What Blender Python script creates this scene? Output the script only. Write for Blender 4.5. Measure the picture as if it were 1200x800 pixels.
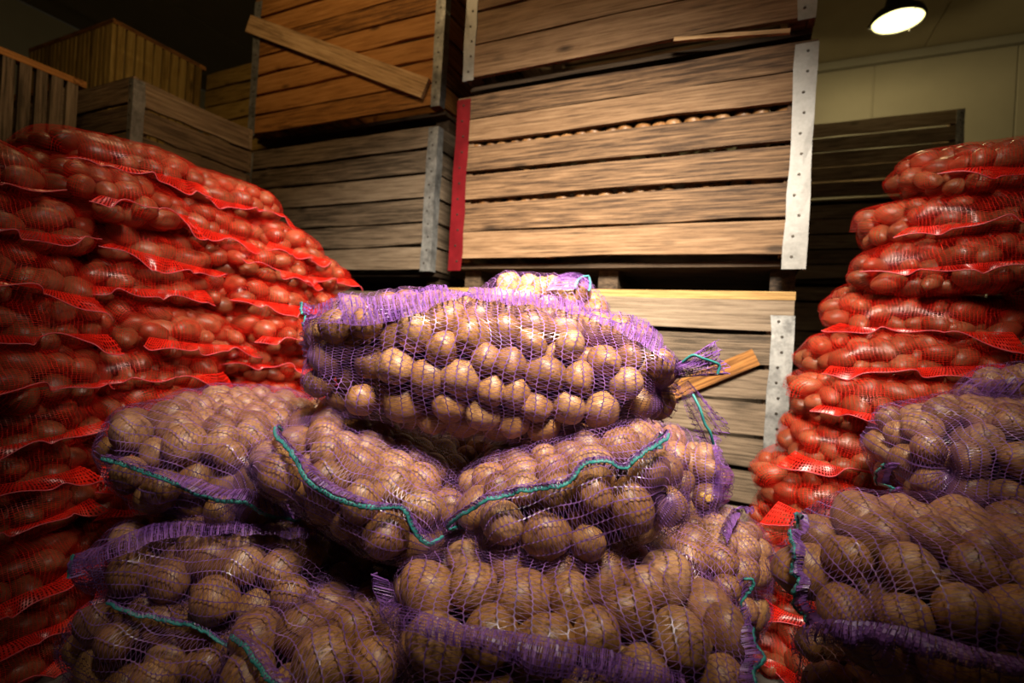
import bpy, bmesh, math, random
import numpy as np
from mathutils import Vector, Matrix, noise
from mathutils.bvhtree import BVHTree

random.seed(7)
rng = np.random.default_rng(11)
SC = bpy.context.scene
COL = SC.collection
for o in list(bpy.data.objects):
    bpy.data.objects.remove(o)

# ------------------------------------------------------------------ camera, world, lights, exposure
F = 600.0                      # focal length in pixels of the 1200x800 frame (18 mm on 36 mm)
CZ = 0.78                      # crouching photographer
ROLL = math.radians(3.4)
camd = bpy.data.cameras.new('camera')
camd.lens = 18.0
camd.sensor_width = 36.0
camd.clip_start = 0.02
camd.dof.use_dof = True
camd.dof.focus_distance = 0.92
camd.dof.aperture_fstop = 3.2
cam = bpy.data.objects.new('camera', camd)
COL.objects.link(cam)
CR = Matrix.Rotation(math.radians(90), 3, 'X') @ Matrix.Rotation(ROLL, 3, 'Z')
cam.matrix_world = Matrix.Translation((0, 0, CZ)) @ CR.to_4x4()
SC.camera = cam

world = bpy.data.worlds.new('world')
SC.world = world
world.use_nodes = True
bg = world.node_tree.nodes['Background']
bg.inputs[0].default_value = (1.0, 0.8, 0.55, 1)
bg.inputs[1].default_value = 0.012


def area_light(name, loc, target, size, power, color, spread=180):
    ld = bpy.data.lights.new(name, 'AREA')
    ld.shape = 'DISK'
    ld.size = size
    ld.energy = power
    ld.color = color
    ld.spread = math.radians(spread)
    lo = bpy.data.objects.new(name, ld)
    COL.objects.link(lo)
    lo.location = loc
    d = Vector(target) - Vector(loc)
    lo.rotation_euler = d.to_track_quat('-Z', 'Y').to_euler()
    return lo


# work lamp over the photographer's shoulder and two more high-bay lamps of the store's row
area_light('key_lamp_light', (0.14, 0.10, 2.2), (0.08, 1.60, 1.05), 0.55, 55.0, (1.0, 0.88, 0.72), 70)
area_light('bay_lamp_light', (1.0, 0.9, 3.3), (0.6, 1.7, 0.5), 0.4, 4.5, (1.0, 0.84, 0.60))
area_light('aisle_lamp_light', (-1.2, 1.6, 3.4), (-1.3, 2.6, 1.2), 0.4, 16.0, (1.0, 0.66, 0.30))

vs = SC.view_settings
vs.view_transform = 'Standard'
vs.look = 'None'
vs.gamma = 1.0
vs.use_curve_mapping = False
vs.exposure = 0.0


# ------------------------------------------------------------------ helpers
def P(px, py, d):
    """world point seen at a pixel, at depth d along the view axis"""
    return Vector((0, 0, CZ)) + (CR @ Vector(((px - 600) / F, -(py - 400) / F, -1.0))) * d


def pix(p):
    q = CR.transposed() @ (Vector(p) - Vector((0, 0, CZ)))
    return 600 + F * q.x / -q.z, 400 - F * q.y / -q.z, -q.z


YAW = math.radians(24.7)       # the store's axes seen from the camera
U = Vector((math.cos(YAW), -math.sin(YAW), 0))
V = Vector((math.sin(YAW), math.cos(YAW), 0))


def UV(u, v, z=0.0):
    return U * u + V * v + Vector((0, 0, z))


def pix_on_plane(px, py, p0, n):
    o = Vector((0, 0, CZ))
    d = P(px, py, 1.0) - o
    t = (Vector(p0) - o).dot(n) / d.dot(n)
    return o + d * t


def tag(o, label=None, cat=None, group=None, kind=None):
    if label:
        o['label'] = label
    if cat:
        o['category'] = cat
    if group:
        o['group'] = group
    if kind:
        o['kind'] = kind
    return o


def link(name, me, parent=None, loc=None):
    o = bpy.data.objects.new(name, me)
    COL.objects.link(o)
    if parent is not None:
        o.parent = parent
    if loc is not None:
        o.location = loc
    return o


def empty(name, loc=(0, 0, 0), rz=0.0):
    o = bpy.data.objects.new(name, None)
    o.empty_display_size = 0.05
    COL.objects.link(o)
    o.location = loc
    o.rotation_euler = (0, 0, rz)
    return o


def np_mesh(name, verts, faces, mat=None, smooth=False, uv=None, rnd=None):
    """verts (n,3), faces (m,k) int, all faces of k corners"""
    verts = np.asarray(verts, dtype=np.float32)
    faces = np.asarray(faces, dtype=np.int32)
    m, k = faces.shape
    me = bpy.data.meshes.new(name)
    me.vertices.add(len(verts))
    me.vertices.foreach_set('co', verts.ravel())
    me.loops.add(m * k)
    me.loops.foreach_set('vertex_index', faces.ravel())
    me.polygons.add(m)
    me.polygons.foreach_set('loop_start', np.arange(0, m * k, k, dtype=np.int32))
    me.polygons.foreach_set('use_smooth', np.full(m, smooth, dtype=bool))
    if uv is not None:
        l = me.uv_layers.new(name='UVMap')
        l.data.foreach_set('uv', np.asarray(uv, dtype=np.float32)[faces.ravel()].ravel())
    if rnd is not None:
        at = me.attributes.new('rnd', 'FLOAT', 'POINT')
        at.data.foreach_set('value', np.asarray(rnd, dtype=np.float32))
    me.update()
    me.validate()
    if mat is not None:
        me.materials.append(mat)
    return me


def box_mesh(name, sx, sy, sz, mat, bev=0.002):
    """bevelled box about its centre"""
    bm = bmesh.new()
    bmesh.ops.create_cube(bm, size=1.0)
    for v in bm.verts:
        v.co = Vector((v.co.x * sx, v.co.y * sy, v.co.z * sz))
    if bev > 0:
        bmesh.ops.bevel(bm, geom=list(bm.edges), offset=min(bev, 0.4 * min(sx, sy, sz)), segments=1, affect='EDGES')
    me = bpy.data.meshes.new(name)
    bm.to_mesh(me)
    bm.free()
    if mat is not None:
        me.materials.append(mat)
    return me


def board_mesh(name, L, h, t, mat, seed, warp=0.004, chip=0.0, seg=6):
    """a sawn board: X length, Z height, Y thickness, edges a little wavy, one edge chipped"""
    r = random.Random(seed)
    xs = [-L / 2 + L * i / seg for i in range(seg + 1)]
    bow = r.uniform(-1, 1) * warp
    sag = r.uniform(-1, 1) * warp
    vs, fs = [], []
    for i, x in enumerate(xs):
        q = (2 * x / L)
        zt = h / 2 + r.uniform(-1, 1) * warp * 0.6 + sag * (1 - q * q)
        zb = -h / 2 + r.uniform(-1, 1) * warp * 0.6 + sag * (1 - q * q)
        if chip and r.random() < 0.35:
            zb += chip * r.random()
        yb = bow * (1 - q * q)
        vs += [(x, yb - t / 2, zb), (x, yb - t / 2, zt), (x, yb + t / 2, zt), (x, yb + t / 2, zb)]
    for i in range(seg):
        a, b = 4 * i, 4 * i + 4
        for k in range(4):
            fs.append((a + k, b + k, b + (k + 1) % 4, a + (k + 1) % 4))
    fs.append((3, 2, 1, 0)[::-1])
    e = 4 * seg
    fs.append((e, e + 1, e + 2, e + 3)[::-1])
    me = np_mesh(name, vs, fs, mat)
    bm = bmesh.new()
    bm.from_mesh(me)
    bmesh.ops.recalc_face_normals(bm, faces=bm.faces)
    bm.to_mesh(me)
    bm.free()
    return me


# ------------------------------------------------------------------ materials
class NT:
    def __init__(self, name):
        self.m = bpy.data.materials.new(name)
        self.m.use_nodes = True
        self.t = self.m.node_tree
        self.b = self.t.nodes['Principled BSDF']
        self.out = self.t.nodes['Material Output']

    def n(self, kind, **kw):
        nd = self.t.nodes.new(kind)
        for k, v in kw.items():
            if hasattr(nd, k):
                setattr(nd, k, v)
        return nd

    def l(self, a, b):
        self.t.links.new(a, b)

    def val(self, node, **kw):
        for k, v in kw.items():
            node.inputs[k].default_value = v
        return node

    def math(self, op, a, b=None, c=None):
        nd = self.t.nodes.new('ShaderNodeMath')
        nd.operation = op
        for i, x in enumerate((a, b, c)):
            if x is None:
                continue
            if isinstance(x, (int, float)):
                nd.inputs[i].default_value = x
            else:
                self.l(x, nd.inputs[i])
        return nd.outputs[0]

    def ramp(self, fac, stops):
        nd = self.t.nodes.new('ShaderNodeValToRGB')
        el = nd.color_ramp.elements
        while len(el) < len(stops):
            el.new(0.5)
        for e, (p, c) in zip(el, stops):
            e.position = p
            e.color = (*c, 1)
        self.l(fac, nd.inputs[0])
        return nd.outputs[0]

    def noise(self, vec, scale, detail=4, rough=0.6):
        nd = self.t.nodes.new('ShaderNodeTexNoise')
        nd.inputs['Scale'].default_value = scale
        nd.inputs['Detail'].default_value = detail
        nd.inputs['Roughness'].default_value = rough
        if vec is not None:
            self.l(vec, nd.inputs['Vector'])
        return nd.outputs['Fac']

    def mix(self, fac, a, b, mode='MIX'):
        nd = self.t.nodes.new('ShaderNodeMix')
        nd.data_type = 'RGBA'
        nd.blend_type = mode
        for sock, x in ((nd.inputs['Factor'], fac), (nd.inputs[6], a), (nd.inputs[7], b)):
            if isinstance(x, (int, float)):
                sock.default_value = x
            elif isinstance(x, tuple):
                sock.default_value = (*x, 1)
            else:
                self.l(x, sock)
        return nd.outputs[2]

    def bump(self, h, strength, dist):
        nd = self.t.nodes.new('ShaderNodeBump')
        nd.inputs['Strength'].default_value = strength
        nd.inputs['Distance'].default_value = dist
        self.l(h, nd.inputs['Height'])
        self.l(nd.outputs[0], self.b.inputs['Normal'])

    def objvec(self, scale=(1, 1, 1)):
        tc = self.n('ShaderNodeTexCoord')
        oi = self.n('ShaderNodeObjectInfo')
        add = self.n('ShaderNodeVectorMath', operation='MULTIPLY_ADD')
        self.l(tc.outputs['Object'], add.inputs[0])
        add.inputs[1].default_value = scale
        cx = self.n('ShaderNodeCombineXYZ')
        r = self.math('MULTIPLY', oi.outputs['Random'], 57.0)
        for i in range(3):
            self.l(r, cx.inputs[i])
        self.l(cx.outputs[0], add.inputs[2])
        return add.outputs[0], oi.outputs['Random']


def potato_mat(name, dark, mid, light, spec=0.45, rough=0.42):
    w = NT(name)
    vec, rnd = w.objvec((1, 1, 1))
    at = w.n('ShaderNodeAttribute', attribute_name='rnd')
    both = w.math('FRACT', w.math('ADD', rnd, at.outputs['Fac']))
    geo = w.n('ShaderNodeNewGeometry')
    big = w.noise(geo.outputs['Position'], 24, 3)
    fine = w.noise(geo.outputs['Position'], 300, 3, 0.7)
    f = w.math('ADD', w.math('MULTIPLY', both, 0.5), w.math('MULTIPLY', big, 0.5))
    colr = w.ramp(f, [(0.15, dark), (0.5, mid), (0.85, light)])
    dirt = w.noise(geo.outputs['Position'], 60, 5, 0.75)
    colr = w.mix(w.ramp(dirt, [(0.46, (0, 0, 0)), (0.68, (0.75, 0.75, 0.75))]), colr, tuple(c * 0.5 for c in dark))
    vor = w.n('ShaderNodeTexVoronoi')
    vor.inputs['Scale'].default_value = 75
    w.l(geo.outputs['Position'], vor.inputs['Vector'])
    sp = w.ramp(vor.outputs['Distance'], [(0.10, (1, 1, 1)), (0.2, (0, 0, 0))])
    colr = w.mix(w.math('MULTIPLY', sp, 0.45), colr, tuple(c * 0.4 for c in dark))
    w.l(colr, w.b.inputs['Base Color'])
    w.b.inputs['Roughness'].default_value = rough
    w.b.inputs['Specular IOR Level'].default_value = spec
    h = w.math('ADD', w.math('MULTIPLY', fine, 0.5), w.math('MULTIPLY', dirt, 0.8))
    w.bump(h, 0.35, 0.0025)
    return w.m


def wood_mat(name, dark, mid, light, rough=0.7):
    w = NT(name)
    vec, rnd = w.objvec((1, 1, 1))
    mp = w.n('ShaderNodeMapping')
    mp.inputs['Scale'].default_value = (2.0, 18, 52)
    w.l(vec, mp.inputs['Vector'])
    g = w.noise(mp.outputs[0], 2.2, 6, 0.68)
    mp2 = w.n('ShaderNodeMapping')
    mp2.inputs['Scale'].default_value = (1.5, 3, 6)
    w.l(vec, mp2.inputs['Vector'])
    st = w.noise(mp2.outputs[0], 2.2, 5, 0.65)
    f = w.math('ADD', w.math('SUBTRACT', w.math('MULTIPLY', g, 1.2), 0.22), w.math('MULTIPLY', w.math('SUBTRACT', rnd, 0.5), 0.26))
    f = w.math('ADD', f, w.math('MULTIPLY', w.math('SUBTRACT', st, 0.5), 0.40))
    colr = w.ramp(f, [(0.18, dark), (0.42, mid), (0.66, light)])
    kn = w.n('ShaderNodeTexVoronoi')
    mp3 = w.n('ShaderNodeMapping')
    mp3.inputs['Scale'].default_value = (3.2, 3, 8)
    w.l(vec, mp3.inputs['Vector'])
    w.l(mp3.outputs[0], kn.inputs['Vector'])
    kn.inputs['Scale'].default_value = 1.0
    kk = w.ramp(kn.outputs['Distance'], [(0.06, (0.85, 0.85, 0.85)), (0.17, (0, 0, 0))])
    colr = w.mix(kk, colr, tuple(c * 0.45 for c in dark))
    w.l(colr, w.b.inputs['Base Color'])
    w.b.inputs['Roughness'].default_value = rough
    w.b.inputs['Specular IOR Level'].default_value = 0.25
    w.bump(w.math('ADD', g, w.math('MULTIPLY', st, 0.6)), 0.5, 0.004)
    return w.m


def metal_mat(name, c1, c2, rough=0.42, metallic=0.75):
    w = NT(name)
    vec, rnd = w.objvec((1, 1, 1))
    a = w.noise(vec, 9, 5, 0.7)
    b = w.noise(vec, 45, 4, 0.7)
    f = w.math('ADD', w.math('MULTIPLY', a, 0.65), w.math('MULTIPLY', b, 0.35))
    w.l(w.ramp(f, [(0.38, c1), (0.6, c2)]), w.b.inputs['Base Color'])
    w.b.inputs['Metallic'].default_value = metallic
    w.l(w.math('ADD', w.math('MULTIPLY', a, 0.3), rough - 0.12), w.b.inputs['Roughness'])
    w.bump(a, 0.35, 0.004)
    return w.m


def plain_mat(name, c, rough=0.6, metallic=0.0, vary=0.15, scale=20):
    w = NT(name)
    vec, rnd = w.objvec((1, 1, 1))
    a = w.noise(vec, scale, 4, 0.6)
    w.l(w.ramp(a, [(0.3, tuple(x * (1 - vary) for x in c)), (0.7, tuple(min(1, x * (1 + vary)) for x in c))]), w.b.inputs['Base Color'])
    w.b.inputs['Roughness'].default_value = rough
    w.b.inputs['Metallic'].default_value = metallic
    return w.m


def thread_mat(name, c1, c2, rough=0.35, spec=0.6):
    w = NT(name)
    geo = w.n('ShaderNodeNewGeometry')
    a = w.noise(geo.outputs['Position'], 40, 3, 0.6)
    w.l(w.ramp(a, [(0.35, c1), (0.65, c2)]), w.b.inputs['Base Color'])
    w.b.inputs['Roughness'].default_value = rough
    w.b.inputs['Specular IOR Level'].default_value = spec
    return w.m


def red_net_mat(name, pu, pv, wu, wv):
    """woven red plastic net: open between the strands"""
    w = NT(name)
    uvn = w.n('ShaderNodeUVMap')
    sep = w.n('ShaderNodeSeparateXYZ')
    w.l(uvn.outputs[0], sep.inputs[0])
    geo = w.n('ShaderNodeNewGeometry')
    nz = w.noise(geo.outputs['Position'], 26, 3, 0.6)
    wob = w.math('MULTIPLY', w.math('SUBTRACT', nz, 0.5), 0.012)
    fu = w.math('FRACT', w.math('DIVIDE', w.math('ADD', sep.outputs[0], wob), pu))
    fv = w.math('FRACT', w.math('DIVIDE', w.math('ADD', sep.outputs[1], wob), pv))
    wvar = w.math('MULTIPLY', nz, 1.6)
    a = w.math('LESS_THAN', fu, w.math('MULTIPLY', wvar, wu))
    b = w.math('LESS_THAN', fv, w.math('MULTIPLY', wvar, wv))
    fac = w.math('MAXIMUM', a, b)
    w.l(w.ramp(nz, [(0.3, (0.55, 0.008, 0.004)), (0.7, (0.85, 0.02, 0.008))]), w.b.inputs['Base Color'])
    w.b.inputs['Roughness'].default_value = 0.3
    w.b.inputs['Specular IOR Level'].default_value = 0.55
    tl = w.n('ShaderNodeBsdfTranslucent')
    tl.inputs[0].default_value = (0.85, 0.015, 0.006, 1)
    m1 = w.n('ShaderNodeMixShader')
    m1.inputs[0].default_value = 0.3
    w.l(w.b.outputs[0], m1.inputs[1])
    w.l(tl.outputs[0], m1.inputs[2])
    tr = w.n('ShaderNodeBsdfTransparent')
    m2 = w.n('ShaderNodeMixShader')
    w.l(fac, m2.inputs[0])
    w.l(tr.outputs[0], m2.inputs[1])
    w.l(m1.outputs[0], m2.inputs[2])
    w.l(m2.outputs[0], w.out.inputs['Surface'])
    return w.m


def emit_mat(name, c, s):
    w = NT(name)
    e = w.n('ShaderNodeEmission')
    e.inputs[0].default_value = (*c, 1)
    e.inputs[1].default_value = s
    w.l(e.outputs[0], w.out.inputs['Surface'])
    return w.m


M = {}
M['potato'] = potato_mat('brown_potato_skin', (0.17, 0.073, 0.020), (0.345, 0.162, 0.056), (0.46, 0.255, 0.108))
M['red_potato'] = potato_mat('red_potato_skin', (0.12, 0.034, 0.013), (0.22, 0.070, 0.027), (0.30, 0.118, 0.052))
M['wood_tan'] = wood_mat('weathered_tan_wood', (0.045, 0.024, 0.012), (0.20, 0.115, 0.058), (0.32, 0.20, 0.11))
M['wood_grey'] = wood_mat('weathered_grey_wood', (0.045, 0.032, 0.020), (0.17, 0.122, 0.08), (0.27, 0.205, 0.14))
M['wood_lamp_orange'] = wood_mat('lamp_tinted_orange_wood', (0.075, 0.028, 0.006), (0.33, 0.14, 0.033), (0.47, 0.22, 0.065))  # orange lamp light on the braced crate mixed into the wood colour
M['wood_yellow'] = wood_mat('yellow_pine_wood', (0.14, 0.085, 0.015), (0.34, 0.22, 0.055), (0.46, 0.32, 0.10))
M['wood_fresh'] = wood_mat('fresh_sawn_wood', (0.26, 0.15, 0.05), (0.46, 0.28, 0.10), (0.56, 0.38, 0.17))
M['wood_brace'] = wood_mat('blotched_tan_wood', (0.14, 0.08, 0.032), (0.50, 0.31, 0.15), (0.66, 0.45, 0.25))
M['wood_bearer'] = wood_mat('shade_darkened_bearer_wood', (0.02, 0.012, 0.007), (0.07, 0.045, 0.026), (0.13, 0.085, 0.05))  # shade of the gaps under the crates put into the bearers' colour
M['wood_dark'] = wood_mat('dark_stained_wood', (0.07, 0.045, 0.026), (0.22, 0.15, 0.09), (0.34, 0.25, 0.16))
M['zinc'] = metal_mat('galvanised_steel', (0.14, 0.14, 0.135), (0.40, 0.40, 0.385), 0.45, 0.55)
M['white_tape'] = metal_mat('pale_painted_steel', (0.19, 0.185, 0.17), (0.30, 0.29, 0.27), 0.4, 0.1)
M['blue_steel'] = metal_mat('blue_grey_steel', (0.05, 0.075, 0.085), (0.16, 0.21, 0.23), 0.5, 0.5)
M['red_tape'] = plain_mat('red_tape', (0.13, 0.007, 0.010), 0.3, 0, 0.25, 12)
M['nail'] = plain_mat('nail_steel', (0.05, 0.04, 0.03), 0.5, 0.6)
M['purple'] = thread_mat('purple_net_thread', (0.105, 0.042, 0.17), (0.23, 0.105, 0.30), 0.34, 0.55)
M['purple_dense'] = thread_mat('purple_bunched_net', (0.10, 0.034, 0.19), (0.21, 0.085, 0.31), 0.38, 0.4)
M['teal'] = thread_mat('teal_hem_tape', (0.015, 0.14, 0.15), (0.05, 0.30, 0.28), 0.5, 0.4)
M['red_net'] = red_net_mat('red_net_weave', 0.0042, 0.0075, 0.21, 0.12)
M['red_hem'] = red_net_mat('red_hem_weave', 0.0050, 0.0062, 0.62, 0.40)
M['red_edge'] = plain_mat('red_edge_cord', (0.50, 0.06, 0.08), 0.45)
M['concrete'] = plain_mat('concrete', (0.09, 0.08, 0.07), 0.8, 0, 0.25, 6)
M['wall'] = plain_mat('wall_panel_paint', (0.25, 0.23, 0.18), 0.55, 0, 0.06, 3)
M['ceiling'] = plain_mat('ceiling_panel_paint', (0.30, 0.26, 0.18), 0.6, 0, 0.06, 3)
M['trim'] = plain_mat('trim_paint', (0.20, 0.19, 0.16), 0.5, 0, 0.06, 3)
M['black'] = plain_mat('black_lamp_body', (0.02, 0.02, 0.02), 0.4)
M['glow'] = emit_mat('lamp_diffuser', (1.0, 0.90, 0.36), 3.2)

# ------------------------------------------------------------------ the setting
CEIL = CZ + 3.2
U0, U1, V0, V1 = -7.0, 4.6, -2.6, 6.4


def struct(name, me, rz=-YAW, loc=(0, 0, 0), parent=None):
    o = link(name, me, parent, loc)
    if parent is None:
        o.rotation_euler = (0, 0, rz)
        o['kind'] = 'structure'
    return o


def slab(name, c, s, mat):
    o = struct(name, box_mesh(name, *s, mat, 0.0), loc=UV(c[0], c[1], c[2]))
    return o


uc, vc = (U0 + U1) / 2, (V0 + V1) / 2
slab('floor', (uc, vc, -0.05), (U1 - U0, V1 - V0, 0.1), M['concrete'])
ceil_o = slab('ceiling', (uc, vc, CEIL + 0.06), (U1 - U0, V1 - V0, 0.1), M['ceiling'])
wb = slab('wall_back', (uc, V1 + 0.06, CEIL / 2), (U1 - U0, 0.1, CEIL), M['wall'])
slab('wall_left', (U0 - 0.05, vc, CEIL / 2), (0.1, V1 - V0, CEIL), M['wall'])
slab('wall_right', (U1 + 0.05, vc, CEIL / 2), (0.1, V1 - V0, CEIL), M['wall'])
slab('wall_front', (uc, V0 - 0.05, CEIL / 2), (U1 - U0, 0.1, CEIL), M['wall'])
slab('trim_1', (uc, V1 - 0.04, CEIL - 0.05), (U1 - U0 - 0.02, 0.06, 0.08), M['trim'])
# insulated wall panels and ceiling panels with recessed joints
pw = 1.15
pm = box_mesh('panel', pw - 0.012, 0.012, CEIL - 0.01, M['wall'], 0.004)
k = 0
x = U0 + pw / 2
while x < U1 - pw / 2 + 0.01:
    o = link('panel', pm, wb, (x - uc, -0.056, 0))
    x += pw
cm = box_mesh('ceiling_panel', pw - 0.012, V1 - V0 - 0.02, 0.012, M['ceiling'], 0.004)
x = U0 + pw / 2 + 0.4
while x < U1 - pw / 2 + 0.01:
    link('ceiling_panel', cm, ceil_o, (x - uc, 0, -0.056))
    x += pw


# ------------------------------------------------------------------ wooden crates
def strip_mesh(name, leg1, leg2, H, mat, seed, t=0.003, dent=0.004):
    """angle strip around a crate corner: leg1 along -X on the front, leg2 along +Y on the side, hammered and dented"""
    r = random.Random(seed)
    n = 9
    vs, fs = [], []
    for i in range(n + 1):
        z = H * i / n - H / 2
        d = [r.uniform(-1, 1) * dent for _ in range(4)]
        prof = [(-leg1 + d[0], -t + abs(d[3]) * 0.4), (-leg1 * 0.4, -t), (d[1] * 0.6, -t + d[2] * 0.4), (d[1] * 0.6, leg2 * 0.5), (d[1] * 0.4, leg2 + d[3]),
                (-t, leg2 + d[3]), (-t, 0.0), (-leg1 + d[0], 0.0)]
        vs += [(x + t, y, z) for x, y in prof]
    m = 8
    for i in range(n):
        for k in range(m):
            a, b = i * m + k, i * m + (k + 1) % m
            fs.append((a, b, b + m, a + m))
    me = np_mesh(name, vs, fs, mat)
    bm = bmesh.new()
    bm.from_mesh(me)
    bmesh.ops.recalc_face_normals(bm, faces=bm.faces)
    bm.to_mesh(me)
    bm.free()
    return me


def nails_mesh(name, pts, rad=0.0055):
    bm = bmesh.new()
    for p in pts:
        bmesh.ops.create_cone(bm, cap_ends=True, segments=7, radius1=rad, radius2=rad * 0.7, depth=0.003,
                              matrix=Matrix.Translation(p) @ Matrix.Rotation(math.radians(90), 4, 'X'))
    me = bpy.data.meshes.new(name)
    bm.to_mesh(me)
    bm.free()
    me.materials.append(M['nail'])
    return me


CRSEED = [100]


def crate(name, label, u, v, z0, W, D, H, base=0.115, rows=None, n=6, mat='wood_tan', strip='zinc', strips=('r', 'l'), rail=None,
          vertical=False, leg=0.078, sides='frlb', dz=0.0, group=None, rail_h=0.03, strip_len=None, tilt=0.0):
    """u, v: front-right corner in store axes; W along -u, D along +v"""
    CRSEED[0] += 13
    sd = CRSEED[0]
    r = random.Random(sd)
    root = empty(name, UV(u - W / 2, v + D / 2, z0), -YAW)
    root.rotation_euler = (0, tilt, -YAW)
    tag(root, label, 'crate', group)
    m = M[mat]
    t = 0.022
    Hs = H - base - (rail_h if rail else 0)
    if rows is None:
        g = 0.012
        h = (Hs - g * (n - 1)) / n
        rows = [(h, g)] * n
    # horizontal or vertical boards of the four sides
    for side in sides:
        L = W if side in 'fb' else D - 2 * t - 0.004
        if vertical and side in 'fr':
            nb = int(L / 0.054)
            bwid = L / nb
            for i in range(nb):
                me = board_mesh('board', Hs, bwid - 0.014, t, m, sd + i + ord(side), 0.002, seg=2)
                o = link('board', me, root)
                xx = -L / 2 + bwid * (i + 0.5)
                if side == 'f':
                    o.location = (xx, -D / 2 + t / 2, base + Hs / 2)
                    o.rotation_euler = (0, math.radians(90), 0)
                else:
                    o.location = (W / 2 - t / 2, xx, base + Hs / 2)
                    o.rotation_euler = (0, math.radians(90), math.radians(90))
            continue
        z = base + Hs
        for i, (h, g) in enumerate(rows):
            hh = h * r.uniform(0.975, 1.0)
            me = board_mesh('slat', L, hh, t, m, sd + 7 * i + ord(side), 0.005, chip=0.010)
            o = link('slat', me, root)
            zz = z - h / 2
            if side == 'f':
                o.location = (0, -D / 2 + t / 2 + r.uniform(-0.002, 0.003), zz)
            elif side == 'b':
                o.location = (0, D / 2 - t / 2, zz)
            else:
                o.location = ((W / 2 - t / 2) * (1 if side == 'r' else -1), 0, zz)
                o.rotation_euler = (0, 0, math.radians(90))
            o.rotation_euler.y = r.uniform(-1, 1) * 0.003
            z -= h + g
    # corner posts
    pmh = box_mesh('corner_post', 0.06, 0.06, Hs, m, 0.004)
    for sx in (-1, 1):
        for sy in (-1, 1):
            link('corner_post', pmh, root, (sx * (W / 2 - t - 0.031), sy * (D / 2 - t - 0.031), base + Hs / 2))
    # bearers and bottom boards
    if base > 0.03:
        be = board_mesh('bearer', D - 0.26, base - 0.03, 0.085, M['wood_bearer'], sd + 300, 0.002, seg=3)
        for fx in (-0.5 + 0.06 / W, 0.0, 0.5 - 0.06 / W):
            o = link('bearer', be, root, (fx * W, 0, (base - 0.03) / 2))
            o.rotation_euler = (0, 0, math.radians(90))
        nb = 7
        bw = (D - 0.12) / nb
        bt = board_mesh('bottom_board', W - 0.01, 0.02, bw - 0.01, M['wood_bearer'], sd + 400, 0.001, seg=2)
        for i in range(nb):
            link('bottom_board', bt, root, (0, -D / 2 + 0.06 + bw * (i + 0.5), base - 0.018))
    if rail:
        fr = board_mesh('top_rail', W + 0.004, rail_h, 0.05, M[rail], sd + 500, 0.001, seg=4)
        for sy in (-1, 1):
            link('top_rail', fr, root, (0, sy * (D / 2 - 0.024), H - rail_h / 2))
        fr2 = board_mesh('top_rail', D - 0.1, rail_h, 0.05, M[rail], sd + 501, 0.001, seg=3)
        for sx in (-1, 1):
            o = link('top_rail', fr2, root, (sx * (W / 2 - 0.024), 0, H - rail_h / 2))
            o.rotation_euler = (0, 0, math.radians(90))
    # metal angle strips on the front corners, nailed
    for s in strips:
        sl = strip_len or Hs
        me = strip_mesh('corner_strip', leg, 0.05, sl, M[strip if isinstance(strip, str) else strip[s]], sd + (1 if s == 'r' else 2))
        o = link('corner_strip', me, root)
        zc = base + Hs - sl / 2 - 0.01 + dz
        if s == 'r':
            o.location = (W / 2, -D / 2, zc)
        else:
            o.location = (-W / 2, -D / 2, zc)
            o.scale = (-1, 1, 1)
        nn = 11
        pts = [Vector((-leg * 0.5 + r.uniform(-1, 1) * 0.01, -0.0045, -sl / 2 + sl * (i + 0.6) / nn)) for i in range(nn)]
        nl = link('nails', nails_mesh('nails', pts), o)
        nl['kind'] = 'stuff'
    return root


def brace(root, u, v, D_front_local, p1, p2, h, mat, t=0.02, name='brace'):
    """a board nailed over a crate's front, between two seen points"""
    n = -V
    f0 = UV(u, v, 0) - V * (t * 0.6)
    a, b = pix_on_plane(*p1, f0, n), pix_on_plane(*p2, f0, n)
    mw = Matrix.Translation(root.location) @ Matrix.Rotation(-YAW, 4, 'Z')
    la, lb = mw.inverted() @ a, mw.inverted() @ b
    d = lb - la
    me = board_mesh(name, d.length, h, t, M[mat], 900 + int(p1[0]), 0.002)
    o = link(name, me, root, (la + lb) / 2)
    o.rotation_euler = (0, -math.atan2(d.z, d.x), 0)
    return o


def uv_of(p):
    return p.dot(U), p.dot(V)


# the middle stack, front-right corner at about 1.8 m
cu, cv = uv_of(P(945, 200, 1.80))
CW, CD = 1.46, 1.15
z1 = CZ + 0.234                       # top of the bottom crate
lower = crate('wooden_crate', 'grey weathered slatted crate with fresh pale top rail behind the purple sacks', cu - 0.012, cv, 0.0, CW, CD, z1,
              n=7, mat='wood_grey', strip='zinc', strips=('r', 'l'), rail='wood_fresh', dz=-0.045, strip_len=0.60, leg=0.074)
brace(lower, cu, cv, 0, (560, 552), (886, 418), 0.062, 'wood_lamp_orange')
rows = [(0.104, 0.003), (0.104, 0.028), (0.110, 0.021), (0.112, 0.017), (0.128, 0.006), (0.122, 0.0)]
mid = crate('wooden_crate', 'tan slatted crate full of potatoes with pale corner strip and red taped corner', cu + 0.012, cv, z1, CW, CD, 0.89,
            base=0.128, rows=rows, mat='wood_tan', strip={'r': 'white_tape', 'l': 'red_tape'}, strips=('r', 'l'), leg=0.072, strip_len=0.80)
top = crate('wooden_crate', 'tan slatted crate with broken bottom edge on top of the red taped crate', cu + 0.0, cv + 0.0, z1 + 0.89, CW - 0.03, CD, 0.86,
            base=0.085, n=5, mat='wood_tan', strip='white_tape', strips=('r', 'l'), leg=0.06)
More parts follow.
